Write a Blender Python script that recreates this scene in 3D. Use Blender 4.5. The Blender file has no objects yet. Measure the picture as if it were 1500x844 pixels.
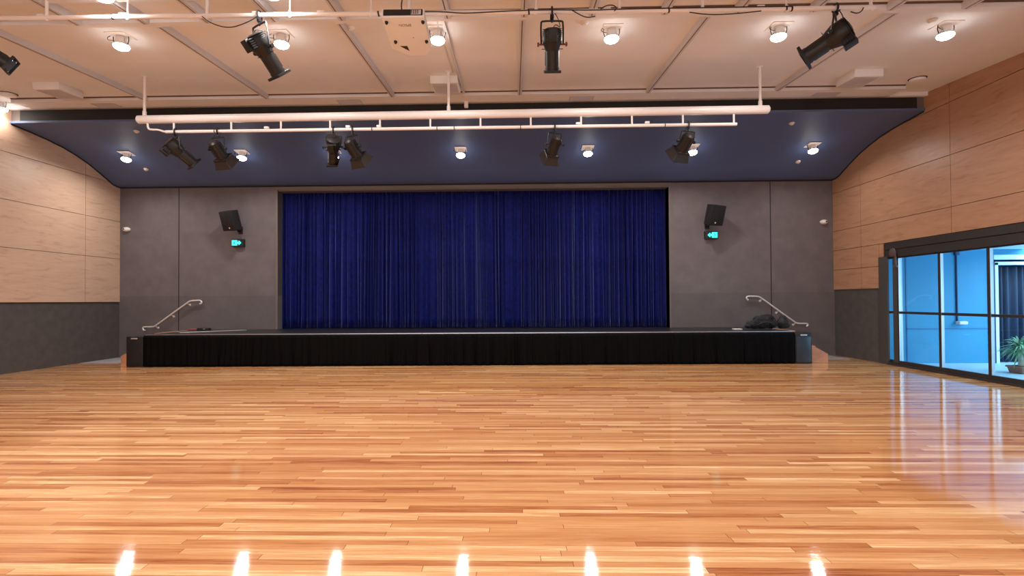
import bpy, bmesh, math, random
from mathutils import Vector, Matrix
random.seed(7)
V = Vector
# ------------------------------------------------------------------ camera model (photo 1500 x 844)
FPX, EYE = 700.0, 1.7
YAW, PITCH, ROLL = math.radians(1.251), math.radians(0.693), math.radians(0.3255)
SX, SY = -13.14, 9.42
XL, XR, YB, YF = -12.183, 9.602, 14.508, -9.0
def cam_axes():
    cy, sy, cp, sp = math.cos(YAW), math.sin(YAW), math.cos(PITCH), math.sin(PITCH)
    F = V((-sy*cp, cy*cp, sp)); R = V((cy, sy, 0)); U = R.cross(F)
    cr, sr = math.cos(ROLL), math.sin(ROLL)
    return R*cr-U*sr, R*sr+U*cr, F
CR, CU, CF = cam_axes()
O = V((0, 0, EYE))
def at(px, py, Y=None, Z=None, X=None):
    d = CF + CR*((px-750-SX)/FPX) - CU*((py-422-SY)/FPX)
    t = Y/d.y if Y is not None else ((Z-EYE)/d.z if Z is not None else X/d.x)
    return O + d*t
def ceil_z(y): return 5.587+0.077*y
def at_ceil(px, py, drop=0.0):
    d = CF + CR*((px-750-SX)/FPX) - CU*((py-422-SY)/FPX)
    t = (5.587-drop-EYE)/(d.z-0.077*d.y)
    return O + d*t
PROFILE = [(11.27, 6.05), (11.8, 6.01), (12.2, 5.97), (12.6, 5.91), (13.0, 5.81), (13.37, 5.69), (13.65, 5.565), (13.92, 5.44), (14.2, 5.30), (14.36, 5.262), (14.52, 5.262)]
def prof_z(y):
    for (a, za), (b, zb) in zip(PROFILE, PROFILE[1:]):
        if a <= y <= b: return za+(zb-za)*(y-a)/(b-a)
    return PROFILE[-1][1] if y > 14 else PROFILE[0][1]
def prof_slope(y): return math.atan((prof_z(y+.1)-prof_z(y-.1))/.2)
def at_soffit(px, py, drop=0.0):
    best = None
    for i in range(320):
        y = 11.3+i*0.01
        p = at(px, py, Y=y); e = abs(p.z-(prof_z(y)-drop))
        if best is None or e < best[0]: best = (e, p)
    return best[1]
# ------------------------------------------------------------------ materials
def new_mat(name):
    m = bpy.data.materials.new(name); m.use_nodes = True
    return m, m.node_tree.nodes, m.node_tree.links, m.node_tree.nodes['Principled BSDF']
def mat(name, col, rough=0.5, metal=0.0, var=0.0, scale=8.0, bump=0.0, bscale=60.0, spec=0.5, emit=None, estr=0.0, sheen=0.0, sheen_tint=None):
    m, N, L, b = new_mat(name)
    b.inputs['Base Color'].default_value = (*col, 1); b.inputs['Roughness'].default_value = rough
    b.inputs['Metallic'].default_value = metal; b.inputs['Specular IOR Level'].default_value = spec
    tc = N.new('ShaderNodeTexCoord')
    if var > 0:
        n = N.new('ShaderNodeTexNoise'); n.inputs['Scale'].default_value = scale; n.inputs['Detail'].default_value = 5
        L.new(tc.outputs['Object'], n.inputs['Vector'])
        r = N.new('ShaderNodeValToRGB')
        r.color_ramp.elements[0].position = .3; r.color_ramp.elements[1].position = .7
        r.color_ramp.elements[0].color = (*[c*(1-var) for c in col], 1); r.color_ramp.elements[1].color = (*[min(1, c*(1+var)) for c in col], 1)
        L.new(n.outputs['Fac'], r.inputs['Fac']); L.new(r.outputs['Color'], b.inputs['Base Color'])
    if bump > 0:
        n2 = N.new('ShaderNodeTexNoise'); n2.inputs['Scale'].default_value = bscale; n2.inputs['Detail'].default_value = 3
        L.new(tc.outputs['Object'], n2.inputs['Vector'])
        bp = N.new('ShaderNodeBump'); bp.inputs['Strength'].default_value = bump; bp.inputs['Distance'].default_value = .01
        L.new(n2.outputs['Fac'], bp.inputs['Height']); L.new(bp.outputs['Normal'], b.inputs['Normal'])
    if emit:
        b.inputs['Emission Color'].default_value = (*emit, 1); b.inputs['Emission Strength'].default_value = estr
    if sheen > 0:
        b.inputs['Sheen Weight'].default_value = sheen; b.inputs['Sheen Roughness'].default_value = .35
        b.inputs['Sheen Tint'].default_value = (*(sheen_tint or (1, 1, 1)), 1)
    return m
def math_node(N, L, op, a, b=None, c=None):
    n = N.new('ShaderNodeMath'); n.operation = op
    for i, v in enumerate((a, b, c)):
        if v is None: continue
        if isinstance(v, (int, float)): n.inputs[i].default_value = v
        else: L.new(v, n.inputs[i])
    return n.outputs[0]
def floor_mat():
    m, N, L, b = new_mat('polished_hardwood')
    g = N.new('ShaderNodeNewGeometry'); s = N.new('ShaderNodeSeparateXYZ'); L.new(g.outputs['Position'], s.inputs[0])
    x, y = s.outputs[0], s.outputs[1]
    M = lambda op, a, b_=None, c=None: math_node(N, L, op, a, b_, c)
    BW = 0.064
    yr = M('DIVIDE', y, BW); row = M('FLOOR', yr); fy = M('FRACT', yr)
    wn = N.new('ShaderNodeTexWhiteNoise'); wn.noise_dimensions = '1D'; L.new(row, wn.inputs['W'])
    ln = M('ADD', M('MULTIPLY', wn.outputs['Value'], 1.7), 1.2)
    xo = M('ADD', x, M('MULTIPLY', wn.outputs['Value'], 37.7))
    xr = M('DIVIDE', xo, ln); pl = M('FLOOR', xr); fx = M('FRACT', xr)
    cv = N.new('ShaderNodeCombineXYZ'); L.new(row, cv.inputs[0]); L.new(pl, cv.inputs[1])
    w2 = N.new('ShaderNodeTexWhiteNoise'); w2.noise_dimensions = '2D'; L.new(cv.outputs[0], w2.inputs['Vector'])
    # grain, elongated along each board
    gv = N.new('ShaderNodeCombineXYZ')
    L.new(M('MULTIPLY', xo, 1.2), gv.inputs[0]); L.new(M('MULTIPLY', y, 26.0), gv.inputs[1]); L.new(M('MULTIPLY', w2.outputs['Value'], 60.0), gv.inputs[2])
    gn = N.new('ShaderNodeTexNoise'); gn.inputs['Scale'].default_value = 1.6; gn.inputs['Detail'].default_value = 6; gn.inputs['Roughness'].default_value = .6; gn.inputs['Distortion'].default_value = .6
    L.new(gv.outputs[0], gn.inputs['Vector'])
    ramp = N.new('ShaderNodeValToRGB'); e = ramp.color_ramp.elements
    e[0].position = 0.0; e[0].color = (.30, .098, .038, 1)
    e[1].position = 1.0; e[1].color = (.86, .60, .34, 1)
    for p, c in ((.12, (.42, .155, .060, 1)), (.32, (.535, .245, .098, 1)), (.55, (.61, .305, .128, 1)), (.76, (.68, .375, .172, 1)), (.88, (.77, .46, .225, 1))):
        k = e.new(p); k.color = c
    tone = M('ADD', w2.outputs['Value'], M('MULTIPLY', M('SUBTRACT', gn.outputs['Fac'], .5), 1.35))
    tone = M('ADD', M('MULTIPLY', tone, .8), .1)
    L.new(tone, ramp.inputs['Fac'])
    pv = N.new('ShaderNodeCombineXYZ'); L.new(M('MULTIPLY', xo, 5.0), pv.inputs[0]); L.new(M('MULTIPLY', y, 120.0), pv.inputs[1]); L.new(M('MULTIPLY', w2.outputs['Value'], 90.0), pv.inputs[2])
    pn = N.new('ShaderNodeTexNoise'); pn.inputs['Scale'].default_value = 1.5; pn.inputs['Detail'].default_value = 4; pn.inputs['Distortion'].default_value = 1.2; L.new(pv.outputs[0], pn.inputs['Vector'])
    pore = M('MULTIPLY', M('MAXIMUM', M('SUBTRACT', pn.outputs['Fac'], .62), 0.0), 5.0)
    # joints
    ey = M('MINIMUM', fy, M('SUBTRACT', 1.0, fy)); jy = M('LESS_THAN', ey, .014)
    ex = M('MULTIPLY', M('MINIMUM', fx, M('SUBTRACT', 1.0, fx)), ln); jx = M('LESS_THAN', ex, .0022)
    j = M('MINIMUM', M('MAXIMUM', M('MAXIMUM', M('MULTIPLY', jy, .35), M('MULTIPLY', jx, .8)), M('MULTIPLY', pore, .6)), 1.0)
    mx = N.new('ShaderNodeMixRGB'); L.new(j, mx.inputs['Fac']); L.new(ramp.outputs['Color'], mx.inputs[1]); mx.inputs[2].default_value = (.12, .045, .018, 1)
    L.new(mx.outputs[0], b.inputs['Base Color'])
    b.inputs['Roughness'].default_value = .055
    b.inputs['Specular IOR Level'].default_value = .42
    bn = N.new('ShaderNodeTexNoise'); bn.inputs['Scale'].default_value = 1.0; bn.inputs['Detail'].default_value = 4
    bv = N.new('ShaderNodeCombineXYZ'); L.new(M('MULTIPLY', x, .7), bv.inputs[0]); L.new(M('MULTIPLY', y, 55.0), bv.inputs[1])
    L.new(bv.outputs[0], bn.inputs['Vector'])
    bp = N.new('ShaderNodeBump'); bp.inputs['Strength'].default_value = .22; bp.inputs['Distance'].default_value = .0015
    L.new(M('SUBTRACT', bn.outputs['Fac'], M('MULTIPLY', jx, .3)), bp.inputs['Height']); L.new(bp.outputs['Normal'], b.inputs['Normal'])
    return m
def ply_mat(name, warm):
    m, N, L, b = new_mat(name)
    g = N.new('ShaderNodeNewGeometry'); s = N.new('ShaderNodeSeparateXYZ'); L.new(g.outputs['Position'], s.inputs[0])
    M = lambda op, a, b_=None, c=None: math_node(N, L, op, a, b_, c)
    cv = N.new('ShaderNodeCombineXYZ'); L.new(M('MULTIPLY', s.outputs[1], 1.0), cv.inputs[0]); L.new(M('MULTIPLY', s.outputs[2], 5.5), cv.inputs[1])
    n = N.new('ShaderNodeTexNoise'); n.inputs['Scale'].default_value = 1.7; n.inputs['Detail'].default_value = 5; n.inputs['Distortion'].default_value = .9; n.inputs['Roughness'].default_value = .6
    L.new(cv.outputs[0], n.inputs['Vector'])
    c2 = N.new('ShaderNodeCombineXYZ'); L.new(M('MULTIPLY', s.outputs[1], 4.0), c2.inputs[0]); L.new(M('MULTIPLY', s.outputs[2], 60.0), c2.inputs[1])
    n2 = N.new('ShaderNodeTexNoise'); n2.inputs['Scale'].default_value = 1.0; n2.inputs['Detail'].default_value = 3; L.new(c2.outputs[0], n2.inputs['Vector'])
    f = M('ADD', M('MULTIPLY', n.outputs['Fac'], .8), M('MULTIPLY', n2.outputs['Fac'], .2))
    r = N.new('ShaderNodeValToRGB'); e = r.color_ramp.elements
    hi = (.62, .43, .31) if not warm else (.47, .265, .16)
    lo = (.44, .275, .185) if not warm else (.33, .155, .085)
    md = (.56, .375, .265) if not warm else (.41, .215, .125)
    e[0].position = .30; e[0].color = (*lo, 1); e[1].position = .70; e[1].color = (*hi, 1)
    k = e.new(.44); k.color = (*md, 1)
    L.new(f, r.inputs['Fac']); L.new(r.outputs['Color'], b.inputs['Base Color'])
    b.inputs['Roughness'].default_value = .42; b.inputs['Specular IOR Level'].default_value = .35
    return m
def glass_mat():
    m = bpy.data.materials.new('clear_glass'); m.use_nodes = True
    N, L = m.node_tree.nodes, m.node_tree.links; N.clear()
    o = N.new('ShaderNodeOutputMaterial'); t = N.new('ShaderNodeBsdfTransparent'); t.inputs[0].default_value = (.90, .96, .97, 1)
    g = N.new('ShaderNodeBsdfGlossy'); g.inputs['Roughness'].default_value = .02
    fr = N.new('ShaderNodeFresnel'); fr.inputs['IOR'].default_value = 1.45
    mx = N.new('ShaderNodeMixShader'); gm = N.new('ShaderNodeNewGeometry'); bf = math_node(N, L, 'MULTIPLY', fr.outputs[0], math_node(N, L, 'SUBTRACT', 1.0, gm.outputs['Backfacing'])); L.new(bf, mx.inputs[0]); L.new(t.outputs[0], mx.inputs[1]); L.new(g.outputs[0], mx.inputs[2]); L.new(mx.outputs[0], o.inputs[0])
    return m
def mesh_grille_mat():
    return mat('perforated_steel', (.012, .012, .014), .45, .3, var=.5, scale=160, bump=.6, bscale=220)
M_ = dict(
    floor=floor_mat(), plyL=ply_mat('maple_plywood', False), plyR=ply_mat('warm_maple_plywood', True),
    cream=mat('cream_ceiling_paint', (.80, .79, .80), .75, var=.03, scale=1.2),
    rib=mat('cream_steel_paint', (.62, .60, .62), .5),
    whitepipe=mat('cream_pipe_paint', (.84, .80, .78), .35),
    grey=mat('grey_wall_carpet', (.143, .122, .128), .9, var=.10, scale=3, bump=.3, bscale=180),
    greylow=mat('grey_dado_carpet', (.124, .108, .110), .9, var=.10, scale=3, bump=.3, bscale=180),
    charcoal=mat('charcoal_wall_panel', (.072, .064, .060), .85, var=.14, scale=5, bump=.3, bscale=150),
    slate=mat('slate_blue_bulkhead_paint', (.088, .130, .27), .6, var=.04, scale=2),
    black=mat('matt_black_paint', (.010, .009, .010), .7),
    seam=mat('dark_seam', (.02, .016, .014), .9),
    darkframe=mat('bronze_aluminium', (.050, .042, .040), .42, .35),
    jamb=mat('dark_jamb_paint', (.058, .052, .050), .6),
    lintel=mat('grey_brown_reveal', (.150, .125, .112), .7),
    velvet=mat('royal_blue_velvet', (.0036, .0072, .098), .7, var=.35, scale=9, bump=.15, bscale=300, spec=.12, sheen=.50, sheen_tint=(.35, .42, 1.0)),
    skirt=mat('black_skirt_cloth', (.0018, .0018, .0022), .8, bump=.1, bscale=200, spec=.10),
    deck=mat('black_stage_ply', (.014, .014, .016), .32, var=.3, scale=6),
    alu=mat('aluminium_edge', (.55, .55, .56), .35, .9),
    steel=mat('brushed_steel', (.80, .77, .74), .38, .45),
    fixture=mat('black_cast_metal', (.010, .009, .009), .45, .15, var=.3, scale=30),
    fixdark=mat('black_anodised', (.008, .008, .009), .5, .2),
    fixbrown=mat('brown_black_flap', (.024, .018, .014), .55, .2),
    lensglass=mat('dark_lens', (.03, .035, .045), .08, 0, spec=.8),
    knob=mat('red_brown_knob', (.16, .05, .03), .5),
    cable=mat('black_rubber', (.012, .010, .010), .55),
    plastic=mat('white_plastic', (.82, .78, .74), .4), projcase=mat('off_white_case', (.78, .76, .74), .42),
    plate=mat('white_lamp_plate', (.85, .80, .76), .35), silver=mat('silver_reflector', (.8, .8, .82), .2, .9),
    lens=mat('lit_lamp_lens', (1, 1, 1), .4, emit=(1.0, .97, .92), estr=32),
    grille=mat('pale_grille', (.52, .50, .53), .6), blackbox=mat('black_textured_cabinet', (.010, .010, .011), .5, bump=.3, bscale=120),
    steelmesh=mesh_grille_mat(), bluelit_front=mat('grille_cloth_blue_light', (.030, .040, .055), .28, 0, var=.3, scale=4),  # bluish light on the cabinet front put into its colour
    greyplate=mat('worn_silver_plate', (.7, .7, .72), .3, .7),
    logo=mat('pale_badge', (.75, .66, .58), .4), print=mat('grey_print', (.30, .24, .21), .6),
    signbody=mat('black_sign_case', (.010, .013, .015), .35),
    signglow=mat('lit_cyan_sign', (.05, .7, .65), .4, emit=(.07, .95, .85), estr=1.15),
    signdim=mat('green_sign_figure', (.02, .35, .32), .4, emit=(.0, .30, .30), estr=.6),
    wood=mat('stair_timber', (.56, .27, .16), .5, var=.15, scale=6), mat=mat('grey_blue_mat', (.34, .33, .36), .6, var=.08, scale=8),
    bag=mat('black_nylon', (.005, .005, .006), .7, var=.4, scale=20, bump=.4, bscale=90, sheen=.1), strap=mat('black_webbing', (.016, .015, .016), .7),
    red=mat('red_cloth', (.22, .05, .04), .8),
    daylitwall=mat('courtyard_wall_blue_daylight', (.042, .29, .50), .6, var=.03, scale=1.5), bluetrim=mat('blue_trim', (.035, .16, .38), .5),  # courtyard wall: blue daylight put into its colour
    palefloor=mat('pale_blue_paving', (.40, .62, .78), .5, var=.05, scale=4), whiteblue=mat('white_courtyard_frame', (.72, .86, .92), .5),
    drape=mat('navy_drape', (.022, .035, .075), .8, sheen=.2), darkblue=mat('navy_conduit', (.01, .035, .12), .5),
    leaf=mat('pale_green_leaf', (.20, .42, .26), .5, var=.35, scale=9), trunk=mat('pale_stem', (.55, .55, .44), .7, var=.2, scale=14),
    pot=mat('brown_terracotta', (.26, .13, .09), .7, var=.15, scale=10), soil=mat('dark_soil', (.03, .02, .015), .95),
    glass=glass_mat(), back=mat('plain_rear_wall', (.55, .46, .40), .8),
)
# ------------------------------------------------------------------ mesh builder
C = bpy.context.scene.collection
class MB:
    def __init__(s, origin=(0, 0, 0)): s.v = []; s.f = []; s.o = V(origin)
    def add(s, vs, fs):
        n = len(s.v); s.v += [V(p)-s.o for p in vs]; s.f += [[i+n for i in f] for f in fs]; return s
    def box(s, c, size, rot=None):
        hx, hy, hz = [a/2 for a in size]; c = V(c); R = rot or Matrix.Identity(3)
        vs = [c+R@V((x, y, z)) for x in (-hx, hx) for y in (-hy, hy) for z in (-hz, hz)]
        return s.add(vs, [(0, 1, 3, 2), (4, 6, 7, 5), (0, 4, 5, 1), (2, 3, 7, 6), (0, 2, 6, 4), (1, 5, 7, 3)])
    def span(s, a, b): # axis aligned box between corners
        a, b = V(a), V(b); return s.box((a+b)/2, [abs(q) for q in (b-a)])
    def frame(s, d):
        d = V(d).normalized(); u = V((0, 0, 1)) if abs(d.z) < .95 else V((0, 1, 0))
        a = d.cross(u).normalized(); b = d.cross(a).normalized(); return d, a, b
    def lathe(s, p0, d, prof, seg=24, caps=True):
        d, a, b = s.frame(d); p0 = V(p0); vs = []; fs = []
        for t, r in prof:
            for k in range(seg):
                an = 2*math.pi*k/seg; vs.append(p0+d*t+a*(r*math.cos(an))+b*(r*math.sin(an)))
        for i in range(len(prof)-1):
            for k in range(seg):
                k2 = (k+1) % seg; fs.append((i*seg+k, i*seg+k2, (i+1)*seg+k2, (i+1)*seg+k))
        if caps:
            fs.append(tuple(reversed(range(seg)))); fs.append(tuple(range((len(prof)-1)*seg, len(prof)*seg)))
        return s.add(vs, fs)
    def cyl(s, p0, p1, r, r2=None, seg=20):
        p0, p1 = V(p0), V(p1); return s.lathe(p0, p1-p0, [(0, r), ((p1-p0).length, r if r2 is None else r2)], seg)
    def tube(s, pts, r, seg=8, smooth=0):
        P = [V(p) for p in pts]
        for _ in range(smooth):
            Q = [P[0]]
            for a, b in zip(P, P[1:]): Q += [a*.75+b*.25, a*.25+b*.75]
            P = Q+[P[-1]]
        vs, fs = [], []; prev = None
        for i, p in enumerate(P):
            t = (P[min(i+1, len(P)-1)]-P[max(i-1, 0)]).normalized()
            if prev is None:
                u = V((0, 0, 1)) if abs(t.z) < .9 else V((0, 1, 0)); a = t.cross(u).normalized()
            else:
                a = (prev-t*prev.dot(t)).normalized()
            prev = a; b = t.cross(a)
            for k in range(seg):
                an = 2*math.pi*k/seg; vs.append(p+a*(r*math.cos(an))+b*(r*math.sin(an)))
        for i in range(len(P)-1):
            for k in range(seg):
                k2 = (k+1) % seg; fs.append((i*seg+k, i*seg+k2, (i+1)*seg+k2, (i+1)*seg+k))
        fs.append(tuple(reversed(range(seg)))); fs.append(tuple(range((len(P)-1)*seg, len(P)*seg)))
        return s.add(vs, fs)
    def prism(s, poly, d): # poly: list of 3d points, extruded by d
        n = len(poly); d = V(d); vs = [V(p) for p in poly]+[V(p)+d for p in poly]
        fs = [tuple(range(n)), tuple(reversed(range(n, 2*n)))]+[(i, i+n, (i+1) % n+n, (i+1) % n) for i in range(n)]
        return s.add(vs, fs)
    def build(s, name, m, parent=None, bevel=0, bseg=2, smooth=True, ang=35):
        me = bpy.data.meshes.new(name); me.from_pydata([tuple(p) for p in s.v], [], s.f)
        bm = bmesh.new(); bm.from_mesh(me); bmesh.ops.recalc_face_normals(bm, faces=bm.faces)
        if bevel > 0:
            es = [e for e in bm.edges if len(e.link_faces) == 2 and e.calc_face_angle(0) > .6]
            bmesh.ops.bevel(bm, geom=es, offset=bevel, segments=bseg, affect='EDGES', profile=.6)
        bm.to_mesh(me); bm.free()
        if smooth:
            me.polygons.foreach_set('use_smooth', [True]*len(me.polygons)); me.set_sharp_from_angle(angle=math.radians(ang))
        me.materials.append(M_[m]); o = bpy.data.objects.new(name, me); C.objects.link(o)
        if parent: o.parent = parent
        elif s.o.length: o.location = s.o
        return o
def thing(name, loc, label, cat, group=None, rot=None):
    o = bpy.data.objects.new(name, None); o.empty_display_size = .1; C.objects.link(o); o.location = loc
    if rot: o.rotation_euler = rot
    return tag(o, label, cat, group)
def tag(o, label, cat, group=None):
    o['label'] = label; o['category'] = cat
    if group: o['group'] = group
    return o
def struct(o): o['kind'] = 'structure'; return o
def copy_tree(o, parent=None):
    c = o.copy(); C.objects.link(c); c.parent = parent
    for ch in list(o.children): copy_tree(ch, c)
    return c
def text_mesh(name, body, size, depth, m, parent, matrix):
    cu = bpy.data.curves.new(name, 'FONT'); cu.body = body; cu.size = size; cu.extrude = depth; cu.align_x = 'CENTER'; cu.align_y = 'CENTER'
    t = bpy.data.objects.new(name+'_tmp', cu); C.objects.link(t)
    me = bpy.data.meshes.new_from_object(t.evaluated_get(bpy.context.evaluated_depsgraph_get())); bpy.data.objects.remove(t)
    me.name = name; me.materials.clear(); me.materials.append(M_[m]); o = bpy.data.objects.new(name, me); C.objects.link(o); o.parent = parent; o.matrix_local = matrix
    return o
# ------------------------------------------------------------------ ROOM SHELL
fl = struct(MB().span((XL-.2, YF-.2, -.15), (XR+.05, YB+1.5, 0)).build('floor', 'floor', smooth=False))
# back wall (stage side), three grey fields around the proscenium opening + seams
OX0, OX1, OZ1 = -7.228, 4.70, 5.125
WT = .30
w = MB(); wl = MB()
DZ = 1.888
for a, b in ((XL, OX0), (OX1, XR)):
    w.span((a, YB, DZ), (b, YB+WT, 5.30)); wl.span((a, YB, 0), (b, YB+WT, DZ))
w.span((OX0, YB, OZ1), (OX1, YB+WT, 5.30))
wb = struct(w.build('wall_back', 'grey', smooth=False))
wl.build('dado', 'greylow', wb, smooth=False)
sm = MB()
for x in (-10.315, 7.735): sm.span((x-.012, YB-.004, 0), (x+.012, YB+.01, 5.27))
sm.build('seam', 'seam', wb, smooth=False)
t = MB()
t.span((OX0, YB-.012, OZ1-.002), (OX1, YB+.02, OZ1+.10)); t.span((OX0-.07, YB-.02, .80), (OX0, YB+.32, OZ1+.10)); t.span((OX1, YB-.02, .80), (OX1+.05, YB+.32, OZ1+.10))
t.span((OX0, YB+.02, OZ1-.03), (OX1, YB+.32, OZ1+.03))
struct(t.build('trim_1', 'lintel', smooth=False, bevel=.006))
# stage house behind the opening
h = MB(); h.span((OX0-.6, YB+1.35, 0), (OX1+.6, YB+1.45, 5.6)); h.span((OX0-.6, YB+WT, 5.5), (OX1+.6, YB+1.4, 5.6)); h.span((OX0-.7, YB+WT, 0), (OX0-.6, YB+1.4, 5.6)); h.span((OX1+.6, YB+WT, 0), (OX1+.7, YB+1.4, 5.6))
struct(h.build('wall_stagehouse', 'black', smooth=False))
# side walls : charcoal base wall and plywood cladding above
LZ = 1.71
wlft = struct(MB().span((XL-.25, YF, 0), (XL, YB+.2, 6.7)).build('wall_left', 'charcoal', smooth=False))
def ply_panel(mb, X, inward, y0, y1, z0, z1, gap=.006):
    ztop0, ztop1 = min(z1, 9), min(z1, 9)
    a, b = X, X+inward*.03
    pts = [V((a, y0+gap, z0+gap)), V((a, y1-gap, z0+gap)), V((a, y1-gap, z1(y1)-gap if callable(z1) else z1-gap)), V((a, y0+gap, z1(y0)-gap if callable(z1) else z1-gap))]
    mb.prism(pts, (b-a, 0, 0))
def prism_panel(mb, X, inward, y0, y1, z0, z1f):
    g = .006
    pts = [V((X, y0+g, z0+g)), V((X, y1-g, z0+g)), V((X, y1-g, z1f(y1)-g)), V((X, y0+g, z1f(y0)-g))]
    mb.prism(pts, (inward*.03, 0, 0))
pl = MB()
zl = [LZ, 3.036, 4.188, 5.332, 6.48]; ysl = [14.50, 13.30, 10.58, 7.87, 5.16, 2.45, -.26, -2.97, -5.68, -8.39]
for y1, y0 in zip(ysl, ysl[1:]):
    for z0, z1 in zip(zl, zl[1:]):
        prism_panel(pl, XL, 1, y0, y1, z0, (lambda y, z=z1: min(z, ceil_z(y)+.03)))
pl.build('plywood_cladding', 'plyL', wlft, smooth=False)
MB().span((XL+.0, YF, LZ-.02), (XL+.012, YB-.01, LZ+.02)).build('painted_shadow_gap', 'seam', wlft, smooth=False)  # dark strip painted as the shade below the proud cladding
# right wall with the wide glazed opening
DY0, DY1, HZ = 3.1, 12.80, 3.085     # opening along Y, header top
wr = MB(); wr.span((XR, DY1, 0), (XR+.25, YB+.2, 6.7)); wr.span((XR, YF, 0), (XR+.25, DY0, 6.7)); wr.span((XR, DY0, HZ), (XR+.25, DY1, 6.7))
wrt = struct(wr.build('wall_right', 'charcoal', smooth=False))
pr = MB(); zr = [1.954, 2.535, 3.113, 3.687, 4.828, 5.985, 7.2]; ysr = [14.50, 13.35, 10.63, 7.92, 5.2, 2.5, -.2, -2.9, -5.6, -8.3]
for y1, y0 in zip(ysr, ysr[1:]):
    for z0, z1 in zip(zr, zr[1:]):
        yy0 = y0
        if z1 < 3.2:
            if y1 <= 12.76 and y1 > DY0: continue
            pass
        if z1 < 3.2 and y1 == 13.35: yy0 = 12.70
        prism_panel(pr, XR, -1, yy0, y1, z0, (lambda y, z=z1: min(z, ceil_z(y)+.03)))
# piece beside the header
prism_panel(pr, XR, -1, 12.56, 12.70, 2.76, lambda y: 3.113); pr.span((XR, 12.62, 2.77), (XR+.02, 12.9, 3.10))
pr.build('plywood_cladding', 'plyR', wrt, smooth=False)
# ceiling (rises gently towards the stage)
cm = MB(); cm.prism([V((XL-.2, YF, ceil_z(YF))), V((XL-.2, 11.27, ceil_z(11.27))), V((XL-.2, 11.27, ceil_z(11.27)+.2)), V((XL-.2, YF, ceil_z(YF)+.2))], (XR-XL+.4, 0, 0))
struct(cm.build('ceiling', 'cream', smooth=False))
M_['paintedshadow'] = mat('brown_painted_shadow', (.14, .085, .06), .9)  # brown stands in for shadow lines on beams and ribs
def beam(y0, y1, drop, x0, x1, n, gap=True):
    b = MB(); 
    if n == 2: b.prism([V((XL+.02, 11.16, ceil_z(11.16)-drop)), V((XL+.02, y1, ceil_z(y1)-drop)), V((XL+.02, y1, ceil_z(y1)+.02)), V((XL+.02, 11.16, ceil_z(11.16)+.02))], (XR-XL-.04, 0, 0))
    b.prism([V((x0, y0, ceil_z(y0)-drop)), V((x0, y1, ceil_z(y1)-drop)), V((x0, y1, ceil_z(y1)+.02)), V((x0, y0, ceil_z(y0)+.02))], (x1-x0, 0, 0))
    o = struct(b.build('trim_%d' % n, 'cream', smooth=False))
    if gap:
        g = MB(); g.span((x0+.02, y0-.03, ceil_z(y0)-.022), (x1-.02, y0+.02, ceil_z(y0)+.03)); g.build('painted_shadow_gap', 'paintedshadow', o, smooth=False)  # dark strip painted as the shadow line where beam meets ceiling
    return o
beam(10.70, 11.268, .085, -11.55, 8.70, 2)
beam(7.27, 7.40, .09, XL+.04, XR-.04, 3)
beam(6.52, 6.69, .09, XL+.04, XR-.04, 4)
n = 5
def rib(x, y0, y1, wd, dp):
    global n
    b = MB(); z0, z1 = ceil_z(y0), ceil_z(y1)
    b.prism([V((x-wd/2, y0, z0-dp)), V((x-wd/2, y1, z1-dp)), V((x-wd/2, y1, z1+.01)), V((x-wd/2, y0, z0+.01))], (wd, 0, 0))
    o = struct(b.build('trim_%d' % n, 'rib', smooth=False)); n += 1
    if wd > .05: MB().prism([V((x-.014, y0+.01, z0-dp-.002)), V((x-.014, y1-.01, z1-dp-.002)), V((x-.014, y1-.01, z1-dp+.004)), V((x-.014, y0+.01, z0-dp+.004))], (.016, 0, 0)).build('slot', 'paintedshadow', o, smooth=False)  # painted dark line adds shade to the rib, nothing is cut
for x in (-8.38, -5.58, -2.71, .17, 3.03, 5.88): rib(x, 7.40, 10.70, .085, .10)
rib(-1.09, 7.40, 10.70, .045, .05); rib(-1.20, 7.40, 9.6, .02, .02)
for px in (90, 195, 292, 395, 497, 655, 768, 867, 972, 1077, 1184, 1292, 1396, 1498):
    rib(at_ceil(px, 12).x, 3.0, 7.27, .10, .12)
# bulkhead above the stage: black upstand + curved slate soffit
bk = MB(); bk.span((XL+.25, 11.27, 6.05), (XR-.19, 11.42, 6.50)); blk = struct(bk.build('trim_%d' % n, 'black', smooth=False)); n += 1
ends = MB(); ends.span((XL, 11.28, 6.05), (XL+.25, 11.45, 6.52)); ends.span((XR-.19, 11.28, 6.05), (XR, 11.45, 6.52))
ends.build('end_cheek', 'lintel', blk, smooth=False)
sf = MB(); bot = [V((XL, y, z)) for y, z in PROFILE]; top = [V((XL, 14.52, 6.6)), V((XL, 11.43, 6.6)), V((XL, 11.43, 6.10)), V((XL, 11.24, 6.10)), V((XL, 11.24, 6.05))]
sf.prism(bot+top, (XR-XL, 0, 0)); cl2 = struct(sf.build('ceiling_bulkhead', 'slate', ang=25))
ed = MB()
for X, s_ in ((XL, 1), (XR, -1)):
    for (a, za), (b, zb) in zip(PROFILE, PROFILE[1:]):
        ed.prism([V((X, a, za-.03)), V((X, b, zb-.03)), V((X, b, zb+.02)), V((X, a, za+.02))], (s_*.045, 0, 0))
ed.build('edge_strip', 'black', cl2, smooth=False)
MB().span((XL, YB-.03, 5.225), (XR, YB, 5.275)).build('edge_strip', 'seam', cl2, smooth=False)
# rear wall behind the camera
struct(MB().span((XL-.2, YF-.2, 0), (XR+.2, YF, 6.7)).build('wall_front', 'back', smooth=False))
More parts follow.
